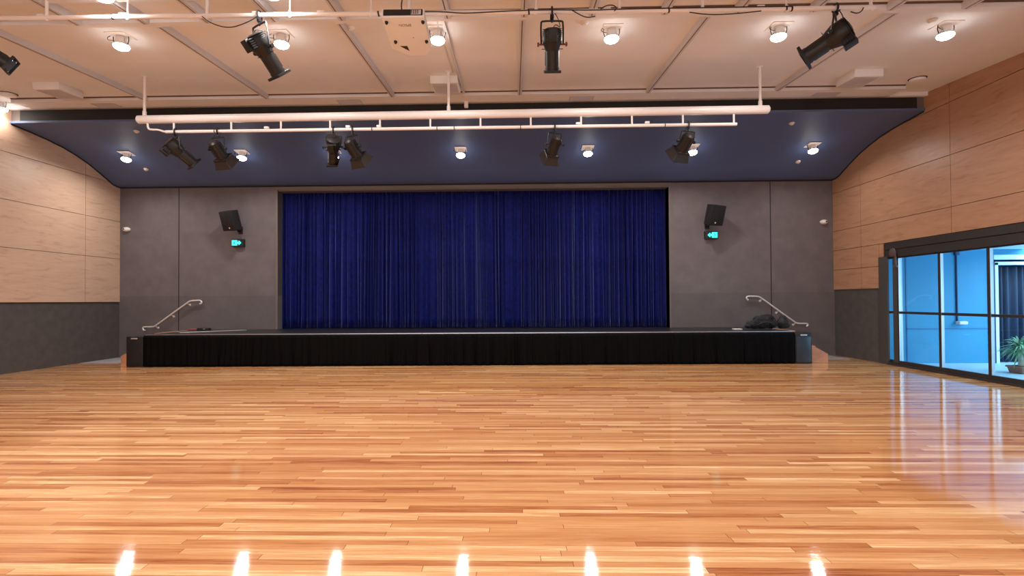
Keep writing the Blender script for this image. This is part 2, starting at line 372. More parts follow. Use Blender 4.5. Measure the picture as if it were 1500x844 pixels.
# ------------------------------------------------------------------ GLAZED DOOR (right)
door = struct(bpy.data.objects.new('door_1', None)); C.objects.link(door); door.location = (XR, 8, 0)
DO = (XR, 8, 0)
fr = MB(DO)
fr.span((XR-.02, DY0, 2.73), (XR+.16, 12.50, 2.92)); fr.span((XR-.035, DY0, 2.935), (XR+.16, 12.50, HZ)); fr.span((XR+.0, DY0, 2.9), (XR+.16, 12.50, 2.94))
fr.build('header', 'darkframe', door, smooth=False)
MB(DO).span((XR-.05, 12.43, 0), (XR+.0, 12.71, 2.765)).span((XR, 12.62, 0), (XR+.10, 12.81, 3.08)).build('jamb', 'jamb', door, smooth=False)
MB(DO).span((XR-.005, 12.49, 2.765), (XR+.03, 12.62, 3.08)).build('dark_slot', 'black', door, smooth=False)
tr = MB(DO); tr.span((XR-.06, DY0, 0), (XR+.16, 12.42, .045)); tr.span((XR-.0, DY0, .045), (XR+.03, 12.42, .075)); tr.build('floor_track', 'darkframe', door, bevel=.004, smooth=False)
GX = XR+.06
def door_leaf(y0, y1, s=.035):
    # framed glass leaf between y0<y1
    f = MB(DO)
    f.span((GX-.03, y0, .05), (GX+.03, y0+s, 2.74)); f.span((GX-.03, y1-s, .05), (GX+.03, y1, 2.74))
    f.span((GX-.03, y0+s, .05), (GX+.03, y1-s, .13)); f.span((GX-.03, y0+s, 2.70), (GX+.03, y1-s, 2.74))
    f.span((GX-.03, y0+s, 1.305), (GX+.03, y1-s, 1.365))
    o = f.build('leaf_frame', 'darkframe', door, bevel=.004, smooth=False)
    for z0, z1 in ((.13, 1.305), (1.365, 2.70)):
        MB(DO).span((GX-.004, y0+s, z0), (GX+.004, y1-s, z1)).build('pane', 'glass', o, smooth=False)
    b = MB(DO); b.span((GX-.035, y1-s-.008, .13), (GX+.03, y1-s-.001, 2.70)); b.build('painted_lit_edge', 'alu', o, smooth=False)  # pale strip stands in for window light on the stile side
door_leaf(12.30, 12.62, 0.02)
ys = [12.20, 11.02, 9.90, 8.78, 7.66, 6.54, 5.42, 4.30, 3.15]
for a, b in zip(ys, ys[1:]): door_leaf(b, a)
st = MB(DO); st.span((GX-.045, 12.20, .05), (GX+.03, 12.33, 2.74)); st.build('post', 'jamb', door, bevel=.004, smooth=False)
p = at(1308, 370, X=XR-.05)
r = MB(DO); r.lathe(p+V((.03, 0, 0)), (-1, 0, 0), [(0, .09), (.03, .11), (.05, .11), (.06, .09)], 28); r.build('pulley_disc', 'knobgrey', door) if 'knobgrey' in M_ else None
M_['knobgrey'] = mat('dull_bronze', (.13, .10, .09), .45, .4)
if 'pulley_disc' not in [o.name for o in door.children]: r.build('pulley_disc', 'knobgrey', door)
r = MB(DO); r.span((p.x-.02, p.y-.10, 2.50), (p.x+.01, p.y-.06, p.z)); r.span((p.x-.03, p.y-.14, 2.47), (p.x+.02, p.y-.04, 2.51)); r.build('pulley_arm', 'knobgrey', door, bevel=.004)
# courtyard beyond the glass
CY = 12.66
cw = MB(); cw.span((XR+.10, CY, 0), (12.46, CY+.15, 3.2)); cw.span((12.46, CY, 2.80), (15.2, CY+.15, 3.2)); cwo = struct(cw.build('wall_courtyard', 'daylitwall', smooth=False))
c_ = MB(); c_.span((10.20, CY-.012, .88), (12.3, CY, .91)); c_.span((10.20, CY-.012, 0), (10.23, CY, 2.9)); c_.build('panel_rail', 'bluetrim', cwo, smooth=False); MB().span((9.98, CY-.03, 0), (10.10, CY, 2.95)).build('corner_bead', 'whiteblue', cwo, smooth=False)
struct(MB().span((XR+.05, YF, -.15), (15.4, CY+2.2, 0)).build('floor_courtyard', 'palefloor', smooth=False))
struct(MB().span((XR+.25, YF, 2.95), (13.2, CY+2.2, 3.1)).build('ceiling_courtyard', 'whiteblue', smooth=False))
struct(MB().span((15.2, YF, 0), (15.35, CY+2.2, 3.2)).build('wall_courtyard_end', 'daylitwall', smooth=False))
struct(MB().span((XR+.27, CY+2.0, 0), (15.3, CY+2.15, 3.2)).build('wall_courtyard_rear', 'darkblue', smooth=False))
q = MB(); q.span((12.33, CY-.05, 0), (12.44, CY+.10, 2.60)); cf_post = struct(q.build('trim_%d' % n, 'darkblue', smooth=False)); n += 1
q = MB(); q.span((12.45, CY-.04, 0), (12.53, CY+.08, 2.60)); q.span((12.45, CY-.04, 2.54), (14.6, CY+.08, 2.62)); q.span((12.40, CY-.07, 2.68), (14.6, CY+.08, 2.80))
struct(q.build('window_1', 'whiteblue', smooth=False))
dr = MB(); xs = [12.55+i*.014 for i in range(160)]
pts = [(x, CY+.16+.05*math.sin((x-12)*38+1.5*math.sin((x-12)*9))) for x in xs]
vs = [V((x, y, z)) for z in (.03, 2.5) for x, y in pts]; k = len(pts)
dr.add(vs, [(i, i+1, k+i+1, k+i) for i in range(k-1)])
o = dr.build('drape', 'drape', ang=80); md = o.modifiers.new('s', 'SOLIDIFY'); md.thickness = .004
tag(o, 'dark navy pleated drape hanging in the white-framed opening beyond the glass doors', 'curtain')
p0 = at(1401, 372, Y=CY-.03)
co = thing('wall_light', (p0.x, CY, 1.05), 'small white wall fitting on a dark vertical conduit, seen through the glass doors', 'wall light')
MB(co.location).cyl((p0.x, CY-.02, 1.08), (p0.x, CY-.02, 2.9), .02, seg=10).build('conduit', 'darkblue', co)
MB(co.location).box((p0.x, CY-.035, 2.86), (.10, .07, .12)).build('junction_box', 'darkblue', co, bevel=.01)
MB(co.location).box((p0.x+.06, CY-.08, 1.05), (.22, .14, .09)).build('cover', 'plastic', co, bevel=.03)
# potted plant
PP = V((at(1497, 540, Y=10.95).x, 10.95, 0))
pp = thing('potted_plant', PP, 'bushy spiky-leaved plant in a square brown pot behind the glass doors', 'plant')
tp = [PP+V((x*.17, y*.17, .15)) for x, y in ((-1, -1), (1, -1), (1, 1), (-1, 1))]; bt = [PP+V((x*.14, y*.14, 0)) for x, y in ((-1, -1), (1, -1), (1, 1), (-1, 1))]
b = MB(PP); b.add(bt+tp, [(0, 3, 2, 1), (4, 5, 6, 7), (0, 1, 5, 4), (1, 2, 6, 5), (2, 3, 7, 6), (3, 0, 4, 7)]); b.box(PP+V((0, 0, .145)), (.37, .37, .04)); b.build('pot', 'pot', pp, bevel=.008)
MB(PP).lathe(PP+V((0, 0, .16)), (0, 0, 1), [(0, .15), (.012, .14)], 20).build('soil', 'soil', pp)
MB(PP).tube([PP+V((0, 0, .15)), PP+V((.02, 0, .36)), PP+V((-.02, .02, .58))], .065, 10, 2).build('trunk', 'trunk', pp)
lf = MB(PP); R_ = random.Random(3)
for i in range(150):
    a = R_.uniform(0, 6.283); el = R_.uniform(-.5, 1.35); ln = R_.uniform(.25, .52); w_ = R_.uniform(.012, .022)
    base = PP+V((-.02, .02, .55+R_.uniform(-.05, .10))); d = V((math.cos(a)*math.cos(el), math.sin(a)*math.cos(el), math.sin(el))); sd = V((-math.sin(a), math.cos(a), 0))
    pts = [base+d*(ln*t_)+V((0, 0, -.30*ln*t_*t_*1.6)) for t_ in (0, .33, .66, 1)]; ws = [w_*.5, w_, w_*.8, .001]
    vs = []
    for p_, ww in zip(pts, ws): vs += [p_-sd*ww, p_+V((0, 0, .004)), p_+sd*ww]
    fs = []
    for s_ in range(3):
        for c in range(2): fs.append((s_*3+c, s_*3+c+1, s_*3+c+4, s_*3+c+3))
    lf.add(vs, fs)
lf.build('foliage', 'leaf', pp, ang=80)
# ------------------------------------------------------------------ STAGE
def fy(x): return 12.547+.0184*x
SH = .85
S0, S1 = -9.68, 7.30
stg = thing('stage_platform', ((S0+S1)/2, 13.5, 0), 'low black stage platform filling the width in front of the curtained opening', 'stage')
so = stg.location.copy()
d_ = MB(so); d_.prism([V((S0, fy(S0)+.05, .05)), V((S1, fy(S1)+.05, .05)), V((S1, YB-.01, .05)), V((S0, YB-.01, .05))], (0, 0, SH-.07)); d_.build('frame', 'black', stg, smooth=False)
d_ = MB(so); d_.prism([V((S0, fy(S0)+.005, SH-.02)), V((S1, fy(S1)+.005, SH-.02)), V((S1, YB-.01, SH-.02)), V((S0, YB-.01, SH-.02))], (0, 0, .02)); d_.span((OX0+.01, YB-.01, SH-.03), (OX1-.01, YB+1.3, SH)); d_.build('deck', 'deck', stg, smooth=False)
for i in range(7):
    a = S0+(S1-S0)*i/7+.004; b = S0+(S1-S0)*(i+1)/7-.004
    e_ = MB(so); e_.prism([V((a, fy(a)-.006, SH-.022)), V((b, fy(b)-.006, SH-.022)), V((b, fy(b)+.018, SH-.022)), V((a, fy(a)+.018, SH-.022))], (0, 0, .024)); e_.build('edge_strip', 'alu', stg, smooth=False)
# pleated skirt
def pleats(x0, x1, wmin, wmax, amp, rows, yf, z0, z1, topk=.35, seed=1, drift=.03, per=10):
    R = random.Random(seed); bx = [x0]
    while bx[-1] < x1-wmax: bx.append(bx[-1]+R.uniform(wmin, wmax))
    bx[-1] = x1 if x1-bx[-1] < wmin else bx[-1]
    if bx[-1] != x1: bx.append(x1)
    m_ = len(bx)-1; A = [amp*R.uniform(.45, 1.15) for _ in range(m_)]; D = [R.uniform(-drift, drift) for _ in bx]; D[0] = D[-1] = 0
    low = [R.uniform(-amp*.35, amp*.35) for _ in bx]; sk = [R.uniform(.3, .7) for _ in range(m_)]; sharp = [R.choice((1.1, 1.8, 3.0)) for _ in range(m_)]
    vs = []; cols = m_*per+1
    for r_ in range(rows+1):
        t_ = r_/rows; z = z1+(z0-z1)*t_; k_ = topk+(1-topk)*math.sin(t_*math.pi/2)
        for i in range(m_):
            a = bx[i]+D[i]*t_; b = bx[i+1]+D[i+1]*t_
            for c in range(per+(1 if i == m_-1 else 0)):
                u = c/per; s_ = sk[i]; uu = u/s_*.5 if u < s_ else .5+(u-s_)/(1-s_)*.5
                x = a+(b-a)*u; sh = math.sin(math.pi*uu)**sharp[i]
                y = yf(x)-A[i]*k_*sh+(low[i]*(1-u)+low[i+1]*u)*k_
                vs.append(V((x, y, z)))
    fs = [(r_*cols+c, r_*cols+c+1, (r_+1)*cols+c+1, (r_+1)*cols+c) for r_ in range(rows) for c in range(cols-1)]
    return vs, fs
vs, fs = pleats(S0-.02, S1+.02, .07, .22, .05, 10, lambda x: fy(x)-.035, .012, SH-.024, .3, 5, .06, 8)
k_ = MB(((S0+S1)/2, 12.5, 0)); k_.add(vs, fs); o = k_.build('stage_skirt', 'skirt', ang=80); md = o.modifiers.new('s', 'SOLIDIFY'); md.thickness = .003
tag(o, 'long black pleated cloth skirt hanging along the front of the stage', 'skirt')
# velvet curtains
CYV = YB+.36
XM = at(738, 380, Y=CYV).x
for a, b, lab, sd, dy in ((OX0-.05, XM, 'left half of the blue velvet stage curtain, closed to the centre', 11, 0), (XM-.01, OX1+.04, 'right half of the blue velvet stage curtain, closed to the centre', 23, .035)):
    vs, fs = pleats(a, b, .05, .19, .15, 14, lambda x, dy=dy: CYV+dy, SH+.015, OZ1+.12, .45, sd, .05, 10)
    k_ = MB(((a+b)/2, CYV+dy, SH)); k_.add(vs, fs); o = k_.build('stage_curtain', 'velvet', ang=80); md = o.modifiers.new('s', 'SOLIDIFY'); md.thickness = .004
    tag(o, lab, 'curtain', None)
# black cabinets at both stage ends
def cabinet(x0, x1, front, lab):
    y0 = fy((x0+x1)/2)-.02; L0 = V(((x0+x1)/2, y0+.2, 0)); g = thing('speaker_cabinet', L0, lab, 'cabinet')
    MB(L0).span((x0, y0, .0), (x1, y0+.40, .80)).build('body', 'blackbox', g, bevel=.025, bseg=3)
    MB(L0).span((x0+.03, y0-.008, .035), (x1-.03, y0+.02, .70)).build('front_grille', front, g, bevel=.006)
    xm = (x0+x1)/2
    MB(L0).box((xm, y0-.004, .745), (.17, .02, .035)).build('handle', 'greyplate', g, bevel=.012, bseg=3)
cabinet(-10.18, -9.74, 'steelmesh', 'tall black box cabinet with slot handle at the left end of the stage skirt')
cabinet(7.36, 7.79, 'bluelit_front', 'tall black box cabinet with bluish-lit glossy front at the right end of the stage skirt')
# stairs at both ends, beside the back wall
def stairs(xlow, xhigh, lab):
    s_ = 1 if xhigh > xlow else -1; L0 = V((xlow, 13.7, 0)); g = thing('stage_stairs', L0, lab, 'stairs'); nst = 4; run = abs(xhigh-xlow)/nst
    y0, y1 = 13.11, 14.42
    for i in range(nst):
        z = SH*(i+1)/(nst+.0)*.98; a = xlow+s_*run*i; b = xlow+s_*run*(i+1)
        MB(L0).span((a-s_*.02, y0+.03, z-.035), (b, y1, z)).build('tread', 'wood', g, bevel=.005)
        MB(L0).span((a, y0+.03, z-SH*.98/nst), (a+s_*.02, y1, z-.035)).build('riser', 'wood', g, smooth=False)
    sp = MB(L0); sp.prism([V((xlow-s_*.06, y0, 0)), V((xlow-s_*.06, y0, .20)), V((xhigh-s_*.0, y0, SH+.0)), V((xhigh, y0, 0))], (0, .03, 0)); sp.build('stringer', 'wood', g, smooth=False)
stairs(-10.90, -9.72, 'timber steps climbing to the stage at the left, beneath the left handrail')
stairs(8.42, 7.34, 'timber steps climbing to the stage at the right, beneath the right handrail')
for x0, x1, lab in ((-12.12, -11.02, 'grey floor mat at the foot of the left stage steps'), (8.55, 9.35, 'grey floor mat at the foot of the right stage steps')):
    y0 = 13.10 if x0 < 0 else 13.5
    o = MB(((x0+x1)/2, 13.8, 0)).span((x0, y0, .001), (x1, 14.42, .012)).build('floor_mat', 'mat', bevel=.004); tag(o, lab, 'mat')
# handrails
def corners(P, r):
    Q = [P[0]]
    for a, b, c in zip(P, P[1:], P[2:]):
        d1 = min(r, (b-a).length*.45); d2 = min(r, (c-b).length*.45)
        Q += [b+(a-b).normalized()*d1, b+((a-b).normalized()*d1+(c-b).normalized()*d2)*.22, b+(c-b).normalized()*d2]
    return Q+[P[-1]]
def handrail(px, lab, ra):
    P = [at(x, y, Y=YB-.09) for x, y in px]; L0 = V((P[0].x, YB, P[0].z)); g = thing('handrail', L0, lab, 'handrail')
    MB(L0).tube(corners(P, .07), .024, 12, 1).build('rail', 'steel', g)
    for t_ in (1.3, 2.0, 2.72):
        a, b = P[ra], P[ra+1]
        q = a+(b-a)*((t_-1.2)/1.6)
        br = MB(L0); br.tube([q-V((0, 0, .02)), q-V((0, -.01, .07)), V((q.x, YB-.01, q.z-.08))], .009, 8, 1); br.lathe(V((q.x, YB-.0, q.z-.08)), (0, -1, 0), [(0, .035), (.012, .032)], 16); br.build('bracket', 'steel', g)
handrail([(213, 484), (210, 484), (209, 479.5), (212.5, 479), (225.5, 479), (278, 441), (293, 440), (295.5, 442), (295, 445), (292.5, 445)], 'brushed steel handrail rising to the right on the grey wall, left of the curtain', 4)
handrail([(1096, 439.5), (1093.5, 438), (1093.5, 435), (1096.5, 434), (1112, 434.5), (1167, 474), (1180, 474), (1183.5, 474.5), (1183, 477.5), (1181, 478.5)][:10], 'brushed steel handrail descending to the right on the grey wall, right of the curtain', 4)
# items on the stage
def blob(name, L0, blobs, m, parent=None, seed=1, disp=.02):
    bm = bmesh.new()
    for c, s_ in blobs:
        mt = Matrix.Translation(V(c)) @ Matrix.Diagonal((*s_, 1)); bmesh.ops.create_icosphere(bm, subdivisions=3, radius=1, matrix=mt)
    me = bpy.data.meshes.new(name); bm.to_mesh(me); bm.free(); me.materials.append(M_[m]); o = bpy.data.objects.new(name, me); C.objects.link(o)
    if parent: o.parent = parent
    else: o.location = L0
    r_ = o.modifiers.new('r', 'REMESH'); r_.mode = 'VOXEL'; r_.voxel_size = .014; r_.use_smooth_shade = True
    tx = bpy.data.textures.new(name, 'CLOUDS'); tx.noise_scale = .09; dm = o.modifiers.new('d', 'DISPLACE'); dm.texture = tx; dm.strength = disp; dm.mid_level = .5
    return o
b0 = at(1117, 484, Y=13.3); B0 = V((b0.x, 13.3, SH+.035))
g = thing('duffel_bag', B0, 'slumped black fabric bag heaped on the right end of the stage', 'bag')
blob('body', None, [((0, 0, .16), (.30, .20, .17)), ((-.22, 0, .11), (.22, .17, .12)), ((.10, .02, .26), (.22, .16, .13)), ((-.05, .0, .25), (.20, .15, .10)), ((.22, .0, .12), (.16, .16, .13)), ((-.38, -.02, .06), (.13, .09, .06))], 'bag', g, disp=.05)
s_ = MB(); s_.tube([(-.30, -.14, .18), (-.15, -.17, .33), (.05, -.16, .40), (.22, -.15, .33), (.30, -.15, .18)], .014, 8, 2); s_.tube([(-.25, -.18, .10), (-.02, -.22, .20), (.2, -.2, .12), (.28, -.2, .05)], .012, 8, 2); s_.build('strap', 'strap', g)
c0 = V((B0.x+.56, 13.34, SH+.035)); o = blob('cable_bundle', c0, [((0, 0, .14), (.14, .13, .15)), ((.03, 0, .26), (.09, .08, .10)), ((.08, 0, .08), (.11, .10, .08))], 'strap', disp=.06)
tag(o, 'tangled black bundle heaped against the right side of the black bag on the stage', 'bundle')
c0 = V((at(1080, 482, Y=13.4).x, 13.4, SH)); o = MB(c0).box(c0+V((0, 0, .014)), (.22, .14, .026)).build('white_box', 'plastic', bevel=.004); tag(o, 'flat white box lying on the stage left of the black bag', 'box')
c0 = V((at(281, 484, Y=13.9).x, 13.9, SH)); o = MB(c0).prism([c0+V(q) for q in ((-.14, 0, .001), (.14, 0, .001), (.12, 0, .05), (-.08, 0, .065))], (0, .14, 0)).build('red_pouch', 'red', bevel=.012, bseg=3); tag(o, 'small dull red pouch lying on the stage below the left handrail', 'pouch')
c0 = V((at(297, 484, Y=13.9).x, 13.9, SH)); g = thing('equipment_case', c0, 'small black case on the stage deck, right beside the red pouch', 'case')
MB(c0).box(c0+V((0, .06, .04)), (.34, .15, .078)).build('body', 'blackbox', g, bevel=.015, bseg=3); MB(c0).box(c0+V((.05, -.018, .05)), (.05, .012, .02)).build('latch', 'greyplate', g, bevel=.003)
# thin pale strip on deck
a = at(248, 488.3, Z=SH+.012); 
o = MB((-8.8, 13.6, SH)).prism([V((-9.45, 13.15, SH+.002)), V((-9.2, 12.98, SH+.002)), V((-7.9, 13.98, SH+.002)), V((-8.15, 14.12, SH+.002))], (0, 0, .012)).build('pale_strip', 'alu', bevel=.002); tag(o, 'thin pale strip lying on the deck below the red pouch, left end of stage', 'sheet')
# ------------------------------------------------------------------ WALL SPEAKERS, SIGNS, CAMERAS
def wall_speaker(px, py, yaw, lab):
    c = at(px, py, Y=YB-.38); L0 = V((c.x, YB, c.z-.30)); g = thing('wall_speaker', L0, lab, 'speaker')
    R = Matrix.Rotation(math.radians(yaw), 3, 'Z') @ Matrix.Rotation(math.radians(18), 3, 'X')
    w_, h_, dp = .23, .29, .17
    b = MB(L0); pts = [(-w_, -dp, -h_), (w_, -dp, -h_), (w_*.72, dp, -h_), (-w_*.72, dp, -h_)]
    vs = [c+R@V(q) for q in pts]+[c+R@V((q[0], q[1], h_)) for q in pts]
    b.add(vs, [(0, 1, 2, 3), (4, 7, 6, 5), (0, 4, 5, 1), (1, 5, 6, 2), (2, 6, 7, 3), (3, 7, 4, 0)]); b.build('body', 'blackbox', g, bevel=.015, bseg=3)
    MB(L0).box(c+R@V((0, -dp-.006, 0)), (w_*1.86, .016, h_*1.9), R).build('front_grille', 'steelmesh', g, bevel=.006)
    s_ = 1 if yaw < 0 else -1
    MB(L0).lathe(c+R@V((.05*s_, -dp-.012, -h_*.70)), R@V((0, -1, 0)), [(0, .026), (.006, .022)], 16).build('badge', 'logo', g)
    k = MB(L0); e = c+R@V((0, dp-.03, -h_+.02)); k.tube([e, e+V((0, .03, -.08)), V((e.x-.10*s_*0, YB-.02, e.z-.06))], .03, 10, 1); k.box((e.x, YB-.012, e.z-.03), (.14, .02, .22)); k.build('wall_bracket', 'fixdark', g, bevel=.004)
wall_speaker(339, 323, -17, 'black wall speaker with small pale badge, mounted left of the curtain above an exit sign')
wall_speaker(1046, 315, 16, 'black wall speaker with small pale badge, mounted right of the curtain above an exit sign')
def exit_sign(px, py, s_, lab):
    c = at(px, py, Y=YB-.08); L0 = V((c.x, YB, c.z)); g = thing('exit_sign', L0, lab, 'exit sign'); w_, h_ = .38, .235; yf_ = c.y
    MB(L0).box((c.x, YB-.055, c.z), (w_, .11, h_)).build('case', 'signbody', g, bevel=.012, bseg=3)
    yy = YB-.113
    pn = MB(L0); pn.box((c.x-s_*.085, yy, c.z), (.165, .006, .165)); pn.build('lit_panel', 'signglow', g, smooth=False)
    ar = MB(L0); q = [(0, -.032), (.045, -.032), (.045, -.075), (.125, 0), (.045, .075), (.045, .032), (0, .032)]
    ar.prism([V((c.x+s_*x, yy-.003, c.z+z)) for x, z in q], (0, .006, 0)); ar.build('arrow', 'signglow', g, smooth=False)
    # running figure
    cx, cz = c.x-s_*.085, c.z; m_ = MB(L0); y2 = yy-.006
    def limb(a, b, r): 
        a = V((cx+s_*a[0], y2, cz+a[1])); b = V((cx+s_*b[0], y2, cz+b[1])); m_.cyl(a, b, r, seg=8)
    limb((.0, .03), (-.015, -.015), .012); limb((-.015, -.015), (.025, -.035), .009); limb((.025, -.035), (.015, -.07), .008); limb((-.015, -.015), (-.03, -.05), .009); limb((-.03, -.05), (-.06, -.05), .008); limb((.0, .028), (.04, .015), .007); limb((0, .028), (-.04, .01), .007)
    m_.lathe(V((cx+s_*.012, y2+.004, cz+.055)), (0, -1, 0), [(0, .014), (.008, .012)], 14); m_.build('figure', 'signdim', g)
exit_sign(348.5, 356, 1, 'lit green running-man exit sign with right-pointing arrow, under the left wall speaker')
exit_sign(1042, 344.5, -1, 'lit green running-man exit sign with left-pointing arrow, under the right wall speaker')
def dome_cam(px, py, s_, lab):
    c = at(px, py, Y=YB-.06); L0 = V((c.x, YB, c.z)); g = thing('dome_camera', L0, lab, 'security camera')
    b = MB(L0); b.lathe((c.x, YB, c.z), (0, -1, 0), [(0, .10), (.04, .11), (.08, .095), (.11, .06), (.125, .02)], 28); b.build('housing', 'plastic', g)
    g.scale = (1, 1, .68); MB(L0).lathe((c.x+s_*.025, YB-.095, c.z), (s_*.3, -1, -.2), [(0, .04), (.02, .038), (.035, .022), (.04, .003)], 20).build('lens_ball', 'lensglass', g)
dome_cam(184.5, 336, -1, 'small white dome security camera at the far left edge of the grey back wall')
dome_cam(1207.5, 325, 1, 'small white dome security camera at the far right edge of the grey back wall')
# ------------------------------------------------------------------ CEILING LAMPS
def lamp_proto(label, group):
    g = thing('ceiling_lamp', (0, 0, 0), label, 'ceiling light', group)
    MB().box((0, 0, -.006), (.32, .32, .012)).build('plate', 'plate', g, bevel=.003)
    nk = MB(); nk.lathe((0, 0, -.012), (0, 0, -1), [(0, .075), (.05, .08), (.08, .085), (.12, .105), (.150, .112)], 28); nk.build('housing', 'silver', g)
    MB().lathe((0, 0, -.158), (0, 0, -1), [(0, .112), (.02, .118), (.045, .105), (.065, .075), (.078, .04), (.082, .01)], 28).build('lens', 'lens', g)
    for s_ in (-1, 1): MB().tube([(s_*.13, 0, -.012), (s_*.135, 0, -.07), (s_*.11, 0, -.14)], .007, 6, 1).build('bracket_arm', 'fixdark', g)
    br = MB()
    br.tube([(-.15, -.03, -.01), (-.19, -.06, -.05), (-.16, -.08, -.10), (-.09, -.06, -.10)], .005, 6, 2)
    br.build('supply_wire', 'fixdark', g)
    L = bpy.data.lights.new('lamp_light', 'AREA'); L.shape = 'DISK'; L.size = .2; L.energy = LAMP_W; L.color = LAMP_C; L.spread = math.radians(165)
    lo = bpy.data.objects.new('lamp_light', L); C.objects.link(lo); lo.parent = g; lo.location = (0, 0, -.25)
    return g
LAMP_W, LAMP_C = 50.0, (1.0, .95, .91)
proto = None; cnt = 0
def place_lamp(loc, tilt, label, group, energy=None):
    global proto
    if proto is None: proto = lamp_proto(label, group); o = proto
    else: o = copy_tree(proto)
    o.location = loc; o.rotation_euler = (tilt, 0, 0); o['label'] = label; o['group'] = group
    if energy:
        for ch in o.children:
            if ch.type == 'LIGHT': ch.data = ch.data.copy(); ch.data.energy = energy
    return o
GC = 'round lamps on the cream ceiling'; GS = 'round lamps on the slate bulkhead'
ct = math.atan(.077)
for px, py, lab in ((177, 69, 'bright round lamp on the cream ceiling, far left of its row, above the left wall'), (412, 66, 'bright round lamp on the cream ceiling, right beside the leftmost large black spotlight'),
                    (641, 60, 'bright round lamp on the cream ceiling, immediately right of the white projector'), (896, 58, 'bright round lamp on the cream ceiling, right of the upright black spotlight'),
                    (1141, 55, 'bright round lamp on the cream ceiling, left of the black spotlight at the pipe end'), (1386, 53, 'bright round lamp on the cream ceiling, far right, near the plywood wall')):
    p = at_ceil(px, py, .19); place_lamp(V((p.x, p.y, ceil_z(p.y))), ct, lab, GC)
p = at(4, 158, Y=10.95); place_lamp(V((p.x, p.y-.05, ceil_z(p.y))), ct, 'bright round lamp at the left picture edge beside the bulkhead corner', GC, 9)
for px in (150, 397): p = at_ceil(px, -4 if px < 200 else -8, .19); place_lamp(V((p.x, p.y, ceil_z(p.y))), ct, 'ceiling lamp rim at the top picture edge, above the %s' % ('far left ceiling lamp' if px < 200 else 'left large black spotlight'), GC)
for px, lab in ((186, 'far left, above the left wall corner'), (355, 'right of the barn-door lamp at left'), (490, 'half hidden behind a black spotlight'), (675, 'alone above the curtain centre'),
                (861, 'right of the barn-door lamp at centre right'), (1014, 'just behind the rightmost barn-door lamp'), (1190, 'far right, near the plywood wall')):
    p = at_soffit(px, 227-(px-675)*.0145+2.5, .0); y = 12.95
    p = at(px, 228-(px-675)*.0145, Y=y)
    place_lamp(V((p.x, y, prof_z(y)-.004)), prof_slope(y)*.6, 'round lamp on the slate bulkhead, %s' % lab, GS, (34 if px > 1100 else 62))
# unseen rows over the rest of the hall (light only: same lamps, lit)
for y in (3.6, -.2, -4.0, -7.2):
    for x in (-10, -6.9, -4.0, -1.2, 1.7, 4.6, 7.5):
        L = bpy.data.lights.new('hall_lamp_light', 'AREA'); L.shape = 'DISK'; L.size = .2; L.energy = (46 if y < 3 else 36)*(1 if x < 7 else .5); L.color = LAMP_C
        lo = bpy.data.objects.new('hall_lamp_light', L); C.objects.link(lo); lo.location = (x, y, ceil_z(y)-.2)
# ------------------------------------------------------------------ small ceiling discs
def disc(loc, tilt, r, lab, mname='plastic', gap=False):
    L0 = V(loc); g = thing('ceiling_disc' if gap else 'smoke_detector', L0, lab, 'ceiling speaker' if gap else 'detector'); g.rotation_euler = (tilt, 0, 0)
    if gap:
        MB().lathe((0, 0, 0), (0, 0, -1), [(0, r*1.08), (.01, r*1.08)], 32).build('recess_shadow', 'black', g)  # black disc painted as the shadow at the recess edge
        MB().lathe((0, .0, -.008), (0, 0, -1), [(0, r*.95), (.03, r*.98), (.05, r*.90), (.055, r*.3)], 32).build('cover', 'cream', g)
    else:
        MB().lathe((0, 0, 0), (0, 0, -1), [(0, r), (.012, r), (.03, r*.7), (.045, r*.55), (.048, r*.1)], 24).build('base', mname, g)
    return g
for px, py, lab in ((152, 33, 'small cream disc detector on the ceiling above the far left ceiling lamp'), (514, 40, 'small cream disc detector on the ceiling, left of the projector'), (856, 33, 'small cream disc detector on the ceiling between the upright spotlight and a lamp'), (1366, 29, 'small cream disc detector on the ceiling above the far right lamp')):
    p = at_ceil(px, py); disc((p.x, p.y, ceil_z(p.y)), ct, .07, lab, 'cream')
for px, py, lab in ((200, 192, 'small pale disc on the bulkhead at left, upper of two beside the left lamp'), (214, 248, 'small pale disc on the bulkhead at left, lower of two beside the left lamp'), (1160, 180, 'small pale disc on the bulkhead at right, upper of two beside the right lamp'), (1169, 237, 'small pale disc on the bulkhead at right, lower of two beside the right lamp')):
    p = at_soffit(px, py); disc((p.x, p.y, prof_z(p.y)-.002), prof_slope(p.y), .065, lab, 'logo')
for px, py, lab in ((1344, 115, 'round recessed ceiling speaker at the right, above the bulkhead end'), (12, 137, 'round recessed ceiling speaker at the left picture edge, above the bulkhead end')):
    p = at_ceil(px, py); disc((p.x, p.y, ceil_z(p.y)), ct, .15, lab, gap=True)
